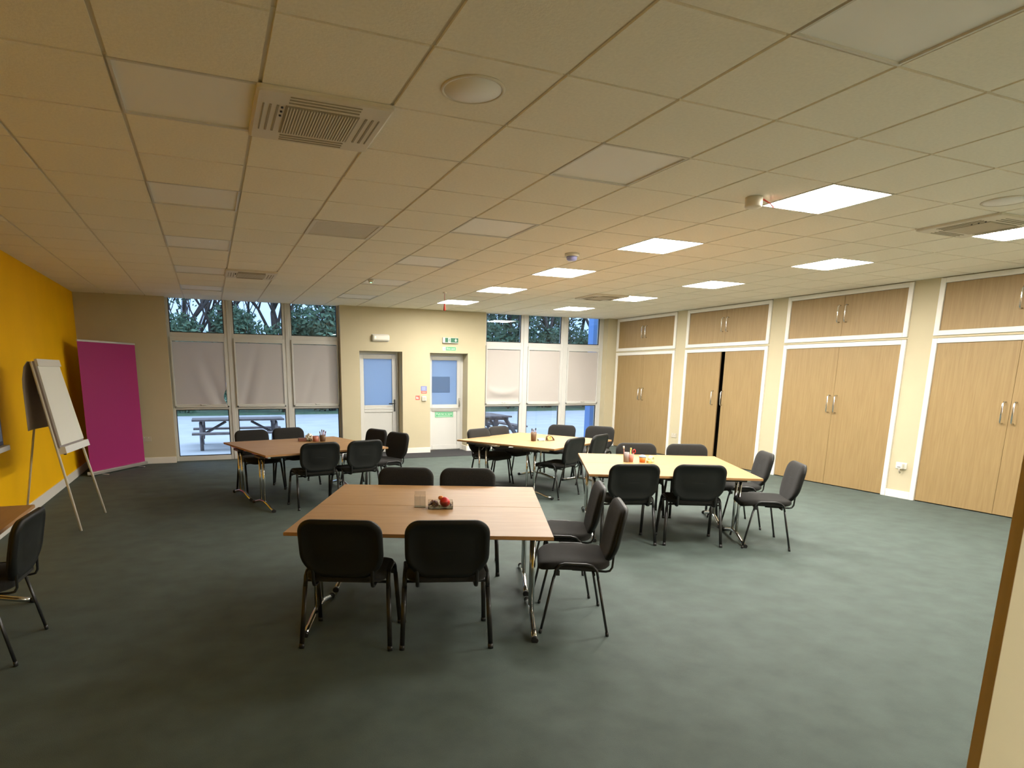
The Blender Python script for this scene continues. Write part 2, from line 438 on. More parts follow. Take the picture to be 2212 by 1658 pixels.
# ------------------------------------------------------------------ things on the back wall
g_ = empty('emergency_light', (3.143, YB, 2.275), 0, 'white rounded emergency light box on the wall above the left white door', 'emergency light')
mb = MB(); R_ = []
for yy, ins in ((0, 0), (-.02, 0), (-.05, .004), (-.068, .014), (-.078, .034)):
    R_.append([(x, yy, z) for x, z in inset(rrect(.35, .125, .03), ins)])
mb.rings(R_).build('diffuser', M['socket'], g_)
MB().box(-.165, .165, -.012, 0, -.07, .07).build('base', M['upvc'], g_)
MB().lathe([(0.001, -.004), (.007, -.004), (.007, .004), (0.001, .004)], n=10).xf(Matrix.Translation((-.115, -.080, .01)) @ Matrix.Rotation(PI/2, 4, 'X')).build('indicator', M['led'], g_)

g_ = empty('exit_sign', (4.588, YB, 2.268), 0, 'dark green exit sign box with running figure and down arrow above the right white door', 'sign')
MB().box(-.168, .168, -.055, 0, -.055, .055).build('housing', M['upvc'], g_, bevel=.006)
MB().box(-.122, .162, -.058, -.055, -.042, .045).build('face', M['greendk'], g_)
p = MB(); p.box(-.058, -.004, -.0595, -.058, -.040, .043)
p.build('lit_doorway', M['signwhite'], g_)
fg = MB()   # running figure in the doorway
yq = -.0605
fg.lathe([(.001, 0), (.008, 0), (.008, .002), (.001, .002)], n=12).xf(Matrix.Translation((-.029, yq+.002, .028)) @ Matrix.Rotation(PI/2, 4, 'X'))
for pts in ([(-.030, .018), (-.034, -.004)], [(-.034, -.004), (-.022, -.016), (-.030, -.032)], [(-.034, -.004), (-.042, -.018), (-.052, -.020)], [(-.030, .014), (-.018, .004), (-.010, .010)], [(-.030, .014), (-.044, .010), (-.048, -.002)]):
    fg.tube([(x, yq, z) for x, z in pts], .0038, 6)
fg.build('running_figure', M['greendk'], g_)
ar = MB()
ar.box(.098, .118, -.0595, -.058, .0, .032); 
vs = [ar.bm.verts.new((x, y, z)) for y in (-.0595, -.058) for x, z in ((.078, .004), (.138, .004), (.108, -.030))]
for f in ((0, 1, 2), (5, 4, 3), (0, 3, 4, 1), (1, 4, 5, 2), (2, 5, 3, 0)): ar.bm.faces.new([vs[i] for i in f])
ar.build('down_arrow', M['signwhite'], g_)

g_ = empty('fire_exit_sign', (4.578, YB, 2.104), 0, 'small green and white fire exit plate directly under the exit sign box', 'sign')
MB().box(-.145, .145, -.004, 0, -.036, .036).build('plate', M['signwhite'], g_)
MB().box(-.078, .142, -.006, -.004, -.034, .034).build('green_panel', M['greenlt'], g_)
text('lettering', 'Fire exit', .055, M['signwhite'], g_, (.032, -.0065, .0), (PI/2, 0, 0))
fg = MB()
for pts in ([(-.110, .016), (-.113, -.002)], [(-.113, -.002), (-.104, -.012), (-.110, -.026)], [(-.113, -.002), (-.122, -.018)], [(-.110, .010), (-.098, .004)]):
    fg.tube([(x, -.0055, z) for x, z in pts], .003, 6)
fg.build('running_figure', M['greenlt'], g_)

g_ = empty('fire_action_notice', (4.03, YB, 1.282), 0, 'small blue and red notice on the wall between the two white doors', 'notice')
MB().box(-.062, .062, -.003, 0, -.022, .072).build('blue_panel', M['bluesign'], g_)
MB().box(-.058, .062, -.003, 0, -.075, -.026).build('red_panel', M['redsign'], g_)
ln = MB()
for q in range(5): ln.box(-.045, .045-.01*(q % 2), -.004, -.003, .052-q*.015, .056-q*.015)
for q in range(2): ln.box(-.04, .045, -.004, -.003, -.042-q*.016, -.038-q*.016)
ln.build('printed_lines', M['signwhite'], g_)
g_ = empty('call_point_sign', (3.898, YB, 1.122), 0, 'little square red sign with white flame, left of the white call point', 'sign')
MB().box(-.044, .044, -.003, 0, -.043, .043).build('plate', M['redsign'], g_)
mb = MB()
mb.rings([[(.012*math.cos(t)*(1.1 if math.sin(t) < 0 else .6)+.008, y, .020*math.sin(t)-.004) for t in [2*PI*q/12 for q in range(12)]] for y in (-.003, -.0045)])
mb.box(-.03, -.01, -.0045, -.003, -.02, .02)
mb.build('flame_symbol', M['signwhite'], g_)
g_ = empty('call_point', (4.028, YB, 1.105), 0, 'plain white square call point box just below the blue and red notice', 'switch')
MB().box(-.048, .048, -.035, 0, -.048, .048).build('box', M['socket'], g_, bevel=.008)
MB().box(-.03, .03, -.038, -.035, -.03, .03).build('cover', M['socketgrey'], g_, bevel=.003)

def socket(loc, rz, label, plug=False, m='socketgrey'):
    g_ = empty('wall_socket', loc, rz, label, 'socket', None)
    MB().box(-.073, .073, -.012, 0, -.043, .043).build('plate', M[m], g_, bevel=.004)
    for sx in (-.034, .034):
        MB().box(sx-.006, sx+.006, -.016, -.012, .018, .034).build('rocker_switch', M['socket'], g_)
    return g_
socket((-1.068, YB, .434), 0, 'wall socket low on the cream wall between purple banner and left window')
socket((XR, 9.96, .43), -PI/2, 'wall socket on the pier between the two farthest cupboards')
socket((XR, 5.46, .44), -PI/2, 'wall socket with a white adapter plugged in, on the pier nearest the camera', m='socket')
g_ = empty('plug_adapter', (XR-.012, 5.46, .44), -PI/2, 'white plug adapter pushed into the socket between the two nearest cupboards', 'plug')
MB().box(-.03, .045, -.055, -.004, -.04, .035).build('body', M['socket'], g_, bevel=.01)
MB().tube([(.01, -.05, -.038), (.012, -.045, -.07), (.012, -.02, -.095)], .008, 8).build('cable_boot', M['socketgrey'], g_)
MB().box(-.012, .03, -.0565, -.055, -.02, -.012).build('slot', M['blackp'], g_)

# ------------------------------------------------------------------ cupboards
def handle(parent, y, z, L):
    x = -.004
    MB().tube([(x, y, z-L/2), (x-.035, y, z-L/2), (x-.05, y, z-L/2+.018), (x-.05, y, z+L/2-.018), (x-.035, y, z+L/2), (x, y, z+L/2)], .0085, 10).build('pull_handle', M['chrome'], parent)
def cupboard(y0, y1, z0, z1, name, label, gap=0, hz=1.215, hl=.25, bottomframe=False):
    yc = (y0+y1)/2; w = (y1-y0)/2
    g_ = empty(name, (XR, yc, z0), 0, label, 'cupboard', 'oak fronted cupboards along the right wall' if z0 < 1 else 'oak fronted top cupboards along the right wall')
    h = z1-z0
    c = MB()  # carcass behind the doors
    c.box(.03, .60, -w+.004, -w+.02, .002, h-.002); c.box(.03, .60, w-.02, w-.004, .002, h-.002); c.box(.58, .60, -w+.02, w-.02, .002, h-.002)
    c.box(.03, .58, -w+.02, w-.02, .002, .018); c.box(.03, .58, -w+.02, w-.02, h-.018, h-.002)
    c.build('carcass', M['slab'], g_)
    fw = .062; f = MB(); xo = -.022
    f.box(xo, .02, -w, -w+fw, 0.0, h-.004); f.box(xo, .02, w-fw, w, 0.0, h-.004); f.box(xo, .02, -w+fw, w-fw, h-.004-fw, h-.004)
    if bottomframe: f.box(xo, .02, -w+fw, w-fw, 0, fw)
    f.build('frame', M['white'], g_, bevel=.005)
    zb = fw+.002 if bottomframe else .012; zt = h-.006-fw
    for s_, a, b in ((1, gap/2+.0015, w-fw-.003), (-1, -w+fw+.003, -gap/2-.0015)):
        if gap and s_ > 0: a += gap*.15; 
        dl = MB().box(-.004, .018, a, b, zb, zt).build('cupboard_door', M['oak'], g_, bevel=.002)
        handle(dl, (a+.055+(gap*.6 if gap else 0)) if s_ > 0 else b-(.055 if not gap else .022), hz-z0, hl)
    return g_
nm = ['farthest tall oak cupboard with two doors, in the corner by the right window',
      'tall oak cupboard with a dark gap between its two doors, second from the far corner',
      'tall oak cupboard behind the chairs of the right table, second from the camera',
      'nearest tall oak cupboard, right of the pier with the white plug adapter']
nu = ['farthest short top cupboard, in the corner above the tall cupboard by the window',
      'top cupboard above the tall cupboard with the dark door gap',
      'top cupboard above the tall cupboard second from the camera',
      'nearest top cupboard, cut off by the right edge of the photo']
for k, (a, b) in enumerate(UN):
    cupboard(a+.002, b-.002, 0, 2.108, 'tall_cupboard', nm[k], gap=.085 if k == 1 else 0)
    cupboard(a+.002, b-.002, 2.137, 2.843, 'top_cupboard', nu[k], hz=2.515, hl=.24, bottomframe=True)

# ------------------------------------------------------------------ ceiling fittings
ORD = ['nearest', 'second nearest', 'middle', 'second farthest', 'farthest']
def panel(i, j, lit, label, group):
    x, y = X0+(i+.5)*T, Y0+(j+.5)*T
    g_ = empty('ceiling_light', (x, y, ZC), 0, label, 'ceiling light', group)
    e = .2975; f = MB(); fw = .012; dz = .004 if lit else .008
    for (u0, u1, v0, v1) in ((-e, e, -e, -e+fw), (-e, e, e-fw, e), (-e, -e+fw, -e+fw, e-fw), (e-fw, e, -e+fw, e-fw)): f.box(u0, u1, v0, v1, -.002, .05)
    f.build('frame', M['lampframe'], g_)
    MB().box(-e+fw, e-fw, -e+fw, e-fw, dz, dz+.006).build('diffuser', M['lamp'] if lit else M['unlit'], g_)
    MB().box(-e+fw, e-fw, -e+fw, e-fw, dz+.008, .05).build('back_tray', M['lampframe'], g_)
for k, r in enumerate((0, 3, 6, 9, 12)):
    panel(8, r, True, '%s of the five brightly lit square panels in the row over the room centre' % ORD[k], 'lit square ceiling panels')
for c_ in (8, 12):
    for r in (-6, -9): panel(c_, r, True, 'lit square panel continuing the %s row behind the camera, %s' % ('centre' if c_ == 8 else 'cupboard side', 'nearer' if r == -6 else 'farther'), 'lit square ceiling panels')
for k, r in enumerate((0, 3, 6, 9, 12)):
    panel(12, r, True, '%s of the five brightly lit square panels in the row nearest the cupboards' % ORD[k], 'lit square ceiling panels')
OF = ['unlit square ceiling panel on the left, directly beside the near air conditioning grille', 'second unlit ceiling panel of the leftmost row, beyond the near air conditioner',
      'third unlit ceiling panel of the leftmost row', 'fourth unlit ceiling panel of the leftmost row, beside the far air conditioner', 'last unlit ceiling panel, just above the left window']
for k, r in enumerate((0, 3, 6, 9, 12)): panel(1, r, False, OF[k], 'unlit square ceiling panels')
OG = ['large pale unlit ceiling panel cut off at the top right of the photo', 'pale unlit ceiling panel above the front table, left of the near smoke alarm',
      'third unlit ceiling panel of the middle row', 'fourth unlit ceiling panel of the middle row', 'fifth unlit ceiling panel of the middle row, beside the green-lit detector',
      'last unlit ceiling panel of the middle row, near the left white door']
for k, r in enumerate((-3, 0, 3, 6, 9, 12)): panel(5, r, False, OG[k], 'unlit square ceiling panels')

AL = ['square air conditioning grille in the ceiling at upper left, nearest the camera', 'far left air conditioning grille in the ceiling near the left window',
      'air conditioning grille beside the nearest lit panel at the right edge', 'far air conditioning grille between the two rows of lit panels']
def cassette(i, j, label):
    x, y = X0+(i+.5)*T, Y0+(j+.5)*T
    g_ = empty('air_conditioner', (x, y, ZC), 0, label, 'air conditioner', 'square air conditioning grilles in the ceiling')
    e = .315
    R_ = [[(p[0], p[1], z) for p in inset(rrect(2*e, 2*e, .02, 3), d)] for z, d in ((-.001, 0), (-.018, 0), (-.024, .012))]
    MB().rings(R_, smooth=False).build('fascia', M['ac'], g_)
    MB().box(-.29, .29, -.29, .29, 0, .01).build('housing', M['ac'], g_)
    q = MB(); q.box(-.175, .175, -.175, .175, -.027, -.024, 0)
    t = -.165
    while t < .166:
        q.box(t, t+.006, -.165, .165, -.031, -.027, 1); t += .0135
    q.build('intake_grille', [M['acdark'], M['ac']], g_)
    for a in range(4):
        v = MB()
        for d in (.205, .238, .271): v.box(-.165, .165, d, d+.010 if d < .26 else d+.006, -.027, -.0235)
        v.xf(Matrix.Rotation(a*PI/2, 4, 'Z')).build('air_slot', M['acdark'], g_)
    b = MB()
    for yy in (-.05, .0, .05): b.lathe([(.006, -.030), (.006, -.024)], c=(-.190, yy-.1, 0), n=8)
    b.build('sensor', M['blackp'], g_)
for k, (i, j) in enumerate(acs): cassette(i, j, AL[k])
i, j = vents[0]
g_ = empty('ceiling_vent', (X0+(i+.5)*T, Y0+(j+.5)*T, ZC), 0, 'square slatted return air vent in the ceiling beyond the near air conditioner', 'vent')
f = MB(); e = .297
for (u0, u1, v0, v1) in ((-e, e, -e, -e+.03), (-e, e, e-.03, e), (-e, -e+.03, -e+.03, e-.03), (e-.03, e, -e+.03, e-.03)): f.box(u0, u1, v0, v1, -.004, .03)
f.build('frame', M['ac'], g_)
MB().box(-e, e, -e, e, .031, .05).build('duct_plate', M['ac'], g_)
f = MB()
for q in range(22): f.box(-.267, .267, -.262+q*.0245, -.262+q*.0245+.014, .002, .012)
f.build('slats', M['ac'], g_)
def disc(x, y, label, r=.145):
    g_ = empty('ceiling_speaker', (x, y, ZC), 0, label, 'speaker', 'round ceiling speakers')
    MB().lathe([(r, 0), (r, -.004), (r-.006, -.007), (r-.014, -.007), (r-.014, 0)], n=40).build('rim', M['ac'], g_)
    MB().lathe([(.002, -.006), (r-.015, -.005), (r-.015, 0)], n=40).build('mesh_cover', M['unlit'], g_)
disc(1.18, 2.83, 'round flush ceiling speaker at top centre, right of the near air conditioner')
disc(5.36, 2.94, 'round flush ceiling speaker at the right edge, before the right air conditioner')
def detector(x, y, h, r, label, cover='socket', cat='smoke alarm', tint='socket'):
    g_ = empty('smoke_alarm', (x, y, ZC), 0, label, cat, None)
    MB().lathe([(r, 0), (r, -h*.35), (r*.93, -h*.45)], n=28).build('base', M['socket'], g_)
    MB().lathe([(r*.75, -h*.4), (r*.72, -h*.8), (r*.55, -h), (.002, -h*1.02)], n=28).build('head', M[cover], g_)
    return g_
g_ = empty('smoke_alarm', (3.675, 3.60, ZC), 0, 'deep beige round smoke alarm beside the nearest lit panel, red ribbon tied on', 'smoke alarm')
MB().lathe([(.058, 0), (.058, -.062), (.052, -.068), (.002, -.068)], n=28).build('body', M['ac'], g_)
mb = MB()
mb.tube([(.045, .02, -.003), (.075, 0, -.004), (.11, -.03, -.030), (.145, -.05, -.062)], .0035, 6); mb.tube([(.05, .01, -.004), (.08, -.015, -.008), (.10, -.05, -.040), (.115, -.07, -.072)], .0035, 6)
mb.tube([(.03, .05, -.004), (.06, .02, -.002), (.08, -.01, -.006)], .004, 6)
mb.build('red_ribbon', M['redcord'], g_)
detector(3.62, 5.93, .07, .075, 'white round detector with blue underside above the second nearest lit panel', 'blueled')
g_ = detector(2.14, 8.68, .035, .045, 'tiny detector with green light on the ceiling before the left white door')
MB().lathe([(.002, -.038), (.012, -.038), (.012, -.030)], n=8).build('indicator', M['led'], g_)
g_ = empty('pull_cord', (3.50, 9.45, ZC), 0, 'red cord with a red tassel hanging in front of the farthest centre panel', 'pull cord')
MB().lathe([(.03, 0), (.03, -.015), (.002, -.018)], n=16).build('ceiling_rose', M['socket'], g_)
MB().tube([(0, 0, -.015), (0, 0, -.17)], .0035, 6).build('cord', M['redcord'], g_)
MB().lathe([(.002, -.165), (.008, -.17), (.016, -.22), (.020, -.275), (.002, -.28)], n=12).build('tassel', M['redcord'], g_)

# ------------------------------------------------------------------ chair
def make_chair(label):
    r = empty('conference_chair', (0, 0, 0), 0, label, 'chair', 'black stacking chairs around the tables')
    # seat pad : top profile with waterfall front, facing +Y
    out = rrect(.475, .45, .10, 7)
    def zz(x, y): return -.022*max(0, (y-.10)/.12)**2 + .010*(abs(x)/.24)**2 + .012*max(0, (-y-.08)/.14)**2
    R_ = []
    for ins, z in ((.05, .398), (.012, .400), (.0, .412), (0, .432), (.008, .446), (.03, .455), (.09, .458), (.18, .456)):
        R_.append([(x, y+.01, z+zz(x, y)) for x, y in inset(out, ins)])
    MB().rings(R_).build('seat', M['fabric'], r)
    # back rest, centred z .65
    out = rrect(.475, .335, .085, 8, .125)
    zc, hh = .635, .1675
    def yy(x, z): return -.262 - (z)*.20 + .26*x*x + .02*max(0, (-z-.06)/.1)**2
    def place(pts, off): return [(x, yy(x, z)+off, zc+z-.030*(1-(x/.2375)**2)*(1 if z < 0 else 0)*(-z/hh)) for x, z in pts]
    R_ = [place(inset(out, a), b) for a, b in ((0, -.004), (0, .012), (.006, .022), (.022, .030), (.07, .034), (.14, .034))]
    bk = MB().rings(R_).build('backrest', M['fabric'], r)
    out2 = [(x*1.012, z*1.012) for x, z in out]
    R_ = [place(inset(out2, a), b) for a, b in ((.002, .008), (0, -.006), (.004, -.015), (.016, -.021), (.030, -.020), (.036, -.015), (.10, -.017), (.16, -.018))]
    MB().rings(R_).build('back_shell', M['shell'], bk)
    # tubular frame
    for sx in (-1, 1):
        top = .452
        arch = [(sx*.247, .135, .36), (sx*.245, .122, .42), (sx*.243, .10, top-.008), (sx*.242, .07, top), (sx*.242, -.06, top), (sx*.243, -.10, top-.008), (sx*.245, -.125, .42), (sx*.247, -.138, .36)]
        MB().tube(arch, .013, 10, .0085).build('side_rail', M['frame'], r)
        for sy in (1, -1):
            L = MB().tube([(sx*.247, sy*.1355, .37), (sx*.262, sy*.205, .02)], .0145, 10, .0085).build('leg', M['frame'], r)
            MB().tube([(sx*.2617, sy*.2040, .028), (sx*.263, sy*.2085, 0)], .0165, 10, .0105).build('foot_cap', M['blackp'], L)
        MB().box(sx*.235-.010, sx*.235+.010, .10, .135, .375, .405).build('stacking_stop', M['blackp'], r)
        MB().tube([(sx*.17, .02, .396), (sx*.17, -.19, .390), (sx*.17, -.215, .396), (sx*.17, -.229, .42), (sx*.172, -.234, .50), (sx*.172, -.238, .54)], .011, 8, .007).build('back_support', M['frame'], r)
    for y in (.11, -.11): MB().tube([(-.246, y, .39), (.246, y, .39)], .009, 8).build('cross_bar', M['frame'], r)
    return r
A = math.radians
chairs = [  # x, y, facing angle (deg), label
 (.735, 3.60, 65.5, 'black chair seen from behind at the front table, left of the two nearest the camera'),
 (1.27, 3.40, 72, 'black chair seen from behind at the front table, right of the two nearest the camera'),
 (1.42, 4.83, -114, 'black chair tucked under the far side of the front table, left one'),
 (1.91, 4.62, -114, 'black chair tucked under the far side of the front table, right one'),
 (2.15, 3.35, 152, 'side-on black chair at the right end of the front table, nearer the camera'),
 (2.42, 3.965, 152, 'side-on black chair at the right end of the front table, the farther one'),
 (3.69, 4.90, 71, 'black chair seen from behind at the right-hand table, left of the near pair'),
 (4.29, 4.655, 62, 'black chair seen from behind at the right-hand table, right of the near pair'),
 (4.92, 4.363, 146, 'outermost black chair at the right end of the right-hand table, nearer the camera'),
 (5.30, 5.07, 150, 'black chair at the right end of the right-hand table, closer to the cupboards'),
 (4.60, 5.85, -117, 'black chair behind the right-hand table, the left one by the pen pots'),
 (5.13, 5.58, -117, 'black chair behind the right-hand table, in front of the gaping cupboard doors'),
 (3.80, 8.24, -66, 'black chair leftmost at the middle back table, before the right white door'),
 (4.28, 8.56, -66, 'black chair beside the leftmost one at the middle back table, before the picnic bench view'),
 (5.07, 8.60, -145, 'black chair at the far side of the middle back table, under the right window'),
 (5.53, 8.20, -145, 'black chair at the far side of the middle back table, in the cupboard corner'),
 (4.26, 7.15, 118, 'side-on black chair on the near side of the middle back table, seat visible'),
 (4.83, 7.43, 120, 'black chair at the middle back table, half hidden behind the right-hand table'),
 (.585, 8.90, -74, 'black chair behind the left back table, the one nearer the purple banner'),
 (1.11, 9.14, -74, 'black chair behind the left back table, the one beside the pen pots'),
 (1.115, 7.57, 100, 'black chair seen from behind at the left back table, left one'),
 (1.645, 7.66, 106, 'black chair seen from behind at the left back table, right one'),
 (1.97, 8.72, -158, 'farther, partly hidden black chair at the right end of the left back table'),
 (2.12, 8.14, -160, 'nearer black chair at the right end of the left back table, backrest fully visible'),
 (-1.27, 4.125, 176, 'black chair cut off at the left edge, at the table by the yellow wall'),
]
first = None
for x, y, a, lab in chairs:
    if first is None: c = first = make_chair(lab)
    else: c = copy_tree(first); c['label'] = lab
    c.location = (x, y, 0); c.rotation_euler = (0, 0, A(a-90))

# ------------------------------------------------------------------ folding tables
TL, TD, TH = 1.58, .806, .68
def make_table(label):
    r = empty('folding_table', (0, 0, 0), 0, label, 'table', 'beech folding tables pushed together in pairs')
    mb = MB().box(-TL/2, TL/2, -TD/2, TD/2, TH-.022, TH, 0)
    tp = mb.build('tabletop', [M['beech'], M['edge']], r, bevel=.002)
    e = MB()
    for (a, b, c, d) in ((-TL/2-.001, TL/2+.001, -TD/2-.001, -TD/2+.001), (-TL/2-.001, TL/2+.001, TD/2-.001, TD/2+.001), (-TL/2-.001, -TL/2+.001, -TD/2, TD/2), (TL/2-.001, TL/2+.001, -TD/2, TD/2)): e.box(a, b, c, d, TH-.0215, TH-.003)
    e.build('edge_band', M['edge'], tp)
    fr = MB()
    for y in (-TD/2+.13, TD/2-.13): fr.box(-TL/2+.10, TL/2-.10, y-.012, y+.012, TH-.055, TH-.0225)
    fr.build('under_frame', M['blackp'], r)
    for s_ in (-1, 1):
        x = s_*(TL/2-.085)
        L = MB()
        for y in (-.06, .06): L.tube([(x, y, .075), (x, y, TH-.055)], .0145, 10)
        L.box(x-.016, x+.016, -TD/2+.12, TD/2-.12, TH-.055, TH-.024)
        L.tube([(x, 0-.34, .018), (x, -.25, .034), (x, -.14, .062), (x, -.06, .076), (x, .06, .076), (x, .14, .062), (x, .25, .034), (x, .34, .018)], .018, 10)
        lg = L.build('leg', M['chrome'], r)
        for y in (-.345, .345): MB().tube([(x, y*.97, .020), (x, y*1.03, .016)], .0225, 10).build('foot_cap', M['blackp'], lg)
        MB().tube([(x, .02, .56), (x-s_*.12, .02, TH-.045)], .005, 6).build('folding_stay', M['steel'], r)
        MB().box(x-.05, x+.05, -.10, .10, TH-.075, TH-.050).build('hinge_block', M['blackp'], r)
    return r
tabs = [((1.40, 4.07), -24.0, 'front table', 0), ((4.375, 5.255), -28.8, 'right-hand table', 1), ((4.32, 7.88), 28.2, 'middle back table', 2), ((1.10, 8.22), 14.6, 'left back table', 3)]
tl = [['near half of the front table, the beech top closest to the camera', 'far half of the front table, behind the acrylic holder'],
      ['near half of the right-hand table, against two chairs seen from behind', 'far half of the right-hand table, toward the gaping cupboard'],
      ['near half of the middle back table, with the brown pen pot', 'far half of the middle back table, beyond its visible join'],
      ['near half of the left back table, with two chairs seen from behind', 'far half of the left back table, toward the left window']]
ft = None
for (cx, cy), an, nme, k in tabs:
    ca, sa = math.cos(A(an)), math.sin(A(an))
    for q, s_ in enumerate((-1, 1)):
        if ft is None: t = ft = make_table(tl[k][q])
        else: t = copy_tree(ft); t['label'] = tl[k][q]
        d = s_*(TD/2+.002)
        t.location = (cx-sa*d, cy+ca*d, 0); t.rotation_euler = (0, 0, A(an))
t = copy_tree(ft); t['label'] = 'beech folding table against the yellow wall, cut off at the left edge'
t['group'] = 'beech folding tables pushed together in pairs'
t.location = (XL+.02+TD/2-.04, 4.24, 0); t.rotation_euler = (0, 0, PI/2); del t['group']

# ------------------------------------------------------------------ things on the tables
def pot(prof, x, y, mtl, name, label, cat, parts=(), z=TH, rz=0):
    g_ = empty(name, (x, y, z), rz, label, cat)
    MB().lathe(prof, n=20).build('body', mtl, g_)
    return g_
# front table
g_ = empty('leaflet_holder', (1.325, 4.06, TH), A(-20), 'clear acrylic leaflet holder standing on the front table beside the tub', 'leaflet holder'); g_.scale = (.78, .78, .85)
mb = MB(); mb.box(-.05, .05, -.035, .035, 0, .004); mb.xf(Matrix.Identity(4))
mb.build('base', M['acrylic'], g_)
m_ = Matrix.Rotation(A(-12), 4, 'X')
MB().box(-.05, .05, .0, .003, .004, .13, m=m_).build('back_plate', M['acrylic'], g_)
MB().box(-.05, .05, -.028, -.025, .006, .085, m=m_).build('front_plate', M['acrylic'], g_)
mb = MB(); mb.box(-.05, -.047, -.028, .003, .006, .10, m=m_); mb.box(.047, .05, -.028, .003, .006, .10, m=m_); mb.box(-.001, .001, -.028, .003, .006, .10, m=m_)
mb.build('side_plate', M['acrylic'], g_)
tx, ty = 1.450, 3.985
g_ = empty('plastic_tub', (tx, ty, TH), A(-18), 'clear shallow plastic tub full of craft bits on the front table', 'tub')
mb = MB(); w, d, h = .085, .055, .05
mb.box(-w, w, -d, d, 0, .003); mb.box(-w, w, -d, -d+.002, .003, h); mb.box(-w, w, d-.002, d, .003, h); mb.box(-w, -w+.002, -d, d, .003, h); mb.box(w-.002, w, -d, d, .003, h)
mb.build('body', M['acrylic'], g_)
def inw(u, v): ca, sa = math.cos(A(-18)), math.sin(A(-18)); return tx+u*ca-v*sa, ty+u*sa+v*ca
def ball(x, y, z, r, mtl, name, label, cat, sq=1):
    mb = MB(); mb.lathe([(max(.001, r*math.sin(PI*q/10)), -r*sq*math.cos(PI*q/10)) for q in range(11)], n=18)
    o = mb.build(name, mtl, None, loc=(x, y, z)); return tag(o, label, cat)
x, y = inw(.030, -.012); ball(x, y, TH+.042, .036, M['red'], 'red_ball', 'round glossy red ball in the tub on the front table', 'ball')
x, y = inw(.004, .018); ball(x, y, TH+.066, .020, M['orange'], 'orange_ball', 'small orange ball on top of the heap in the tub', 'ball', .8)
x, y = inw(-.046, -.02)
def lump(name, label, cat, x, y, z, s, mtl, n=7, rr=None):
    rnd = random.Random(rr or hash(name) % 99); mb = MB()
    for q in range(n):
        m_ = Matrix.Translation((rnd.uniform(-s, s), rnd.uniform(-s, s)*.8, rnd.uniform(0, s*1.2))) @ Matrix.Rotation(rnd.uniform(0, 3), 4, (rnd.uniform(-1, 1), rnd.uniform(-1, 1), 1))
        mb.box(-s*.45, s*.45, -s*.22, s*.22, -s*.16, s*.16, mi=q % len(mtl), m=m_)
    o = mb.build(name, mtl, None, loc=(x, y, z)); o['kind'] = 'stuff'; return tag(o, label, cat)
lump('wrapped_sweets', 'heap of dark and purple wrapped bits in the left end of the tub', 'craft bits', x, y, TH+.018, .026, [M['brown'], M['purplep'], M['brownpen'], M['steel']], 26, 3)
x, y = inw(.066, .004); lump('card_scraps', 'dull purple scraps at the right end of the tub', 'craft bits', x, y, TH+.014, .013, [M['purplep'], M['greyp']], 9, 5)
x, y = inw(-.005, -.032); lump('olive_scraps', 'olive and yellow scraps at the front of the tub', 'craft bits', x, y, TH+.012, .012, [M['yellowp'], M['brown']], 9, 9)
# right-hand table
def pen(x, y, z, dx, dy, L, mtl, capm, label, name='felt_pen'):
    r = empty(name, (x, y, z), 0, label, 'pen')
    MB().tube([(0, 0, 0), (dx*L, dy*L, L)], .0065, 8).build('barrel', mtl, r)
    MB().tube([(dx*L, dy*L, L), (dx*L*1.2, dy*L*1.2, L*1.2)], .0085, 8).build('cap', capm, r)
    return r
def cup(x, y, r0, r1, h, mtl, label, name='pen_pot', z=TH):
    g_ = empty(name, (x, y, z), 0, label, 'pot')
    MB().lathe([(r0*.5, .001), (r0, .001), (r1, h), (r1-.003, h), (r0-.003, .006), (r0*.4, .006)], n=20, cap=True).build('body', mtl, g_)
    return g_
cup(4.155, 5.52, .026, .031, .105, M['greyp'], 'grey-brown pen pot at the left of the items on the right-hand table')
pen(4.135, 5.525, TH+.01, -.09, .02, .135, M['brownpen'], M['paper'], 'tall pen with a white cap in the pot on the right-hand table')
cup(4.205, 5.50, .022, .030, .085, M['pink'], 'salmon red beaker beside the grey-brown pot on the right-hand table')
pen(4.195, 5.50, TH+.01, .0, .0, .12, M['yellowp'], M['yellowp'], 'yellow pen in the salmon red beaker on the right-hand table')
g_ = empty('scissors', (4.215, 5.495, TH+.03), 0, 'red-handled scissors standing in the salmon red beaker', 'scissors')
MB().tube([(.02+.018*math.cos(q*PI/6), 0, .085+.020*math.sin(q*PI/6)) for q in range(12)], .005, 6, closed=True).build('handle', M['red'], g_)
MB().box(.005, .014, -.002, .002, -.02, .068).build('blade', M['steel'], g_)
g_ = cup(4.305, 5.435, .028, .036, .055, M['orange'], 'orange tub with a blue lid on the right-hand table', 'lidded_tub')
MB().lathe([(.038, .055), (.038, .064), (.034, .069), (.015, .080), (.002, .082)], n=20).build('lid', M['bluep'], g_)
g_ = empty('tape_roll', (4.395, 5.40, TH+.036), A(20), 'pale green tape roll standing on edge on the right-hand table', 'tape roll')
MB().lathe([(.018, -.022), (.036, -.022), (.036, .022), (.018, .022), (.018, -.022)], n=28, cap=False).xf(Matrix.Rotation(PI/2, 4, 'X')).build('roll', M['lime'], g_)
o = MB().box(-.022, .022, -.018, .018, 0, .028).build('yellow_sharpener', M['yellowp'], None, bevel=.005, loc=(4.345, 5.375, TH)); tag(o, 'small yellow block between orange tub and pale green tape roll', 'sharpener')
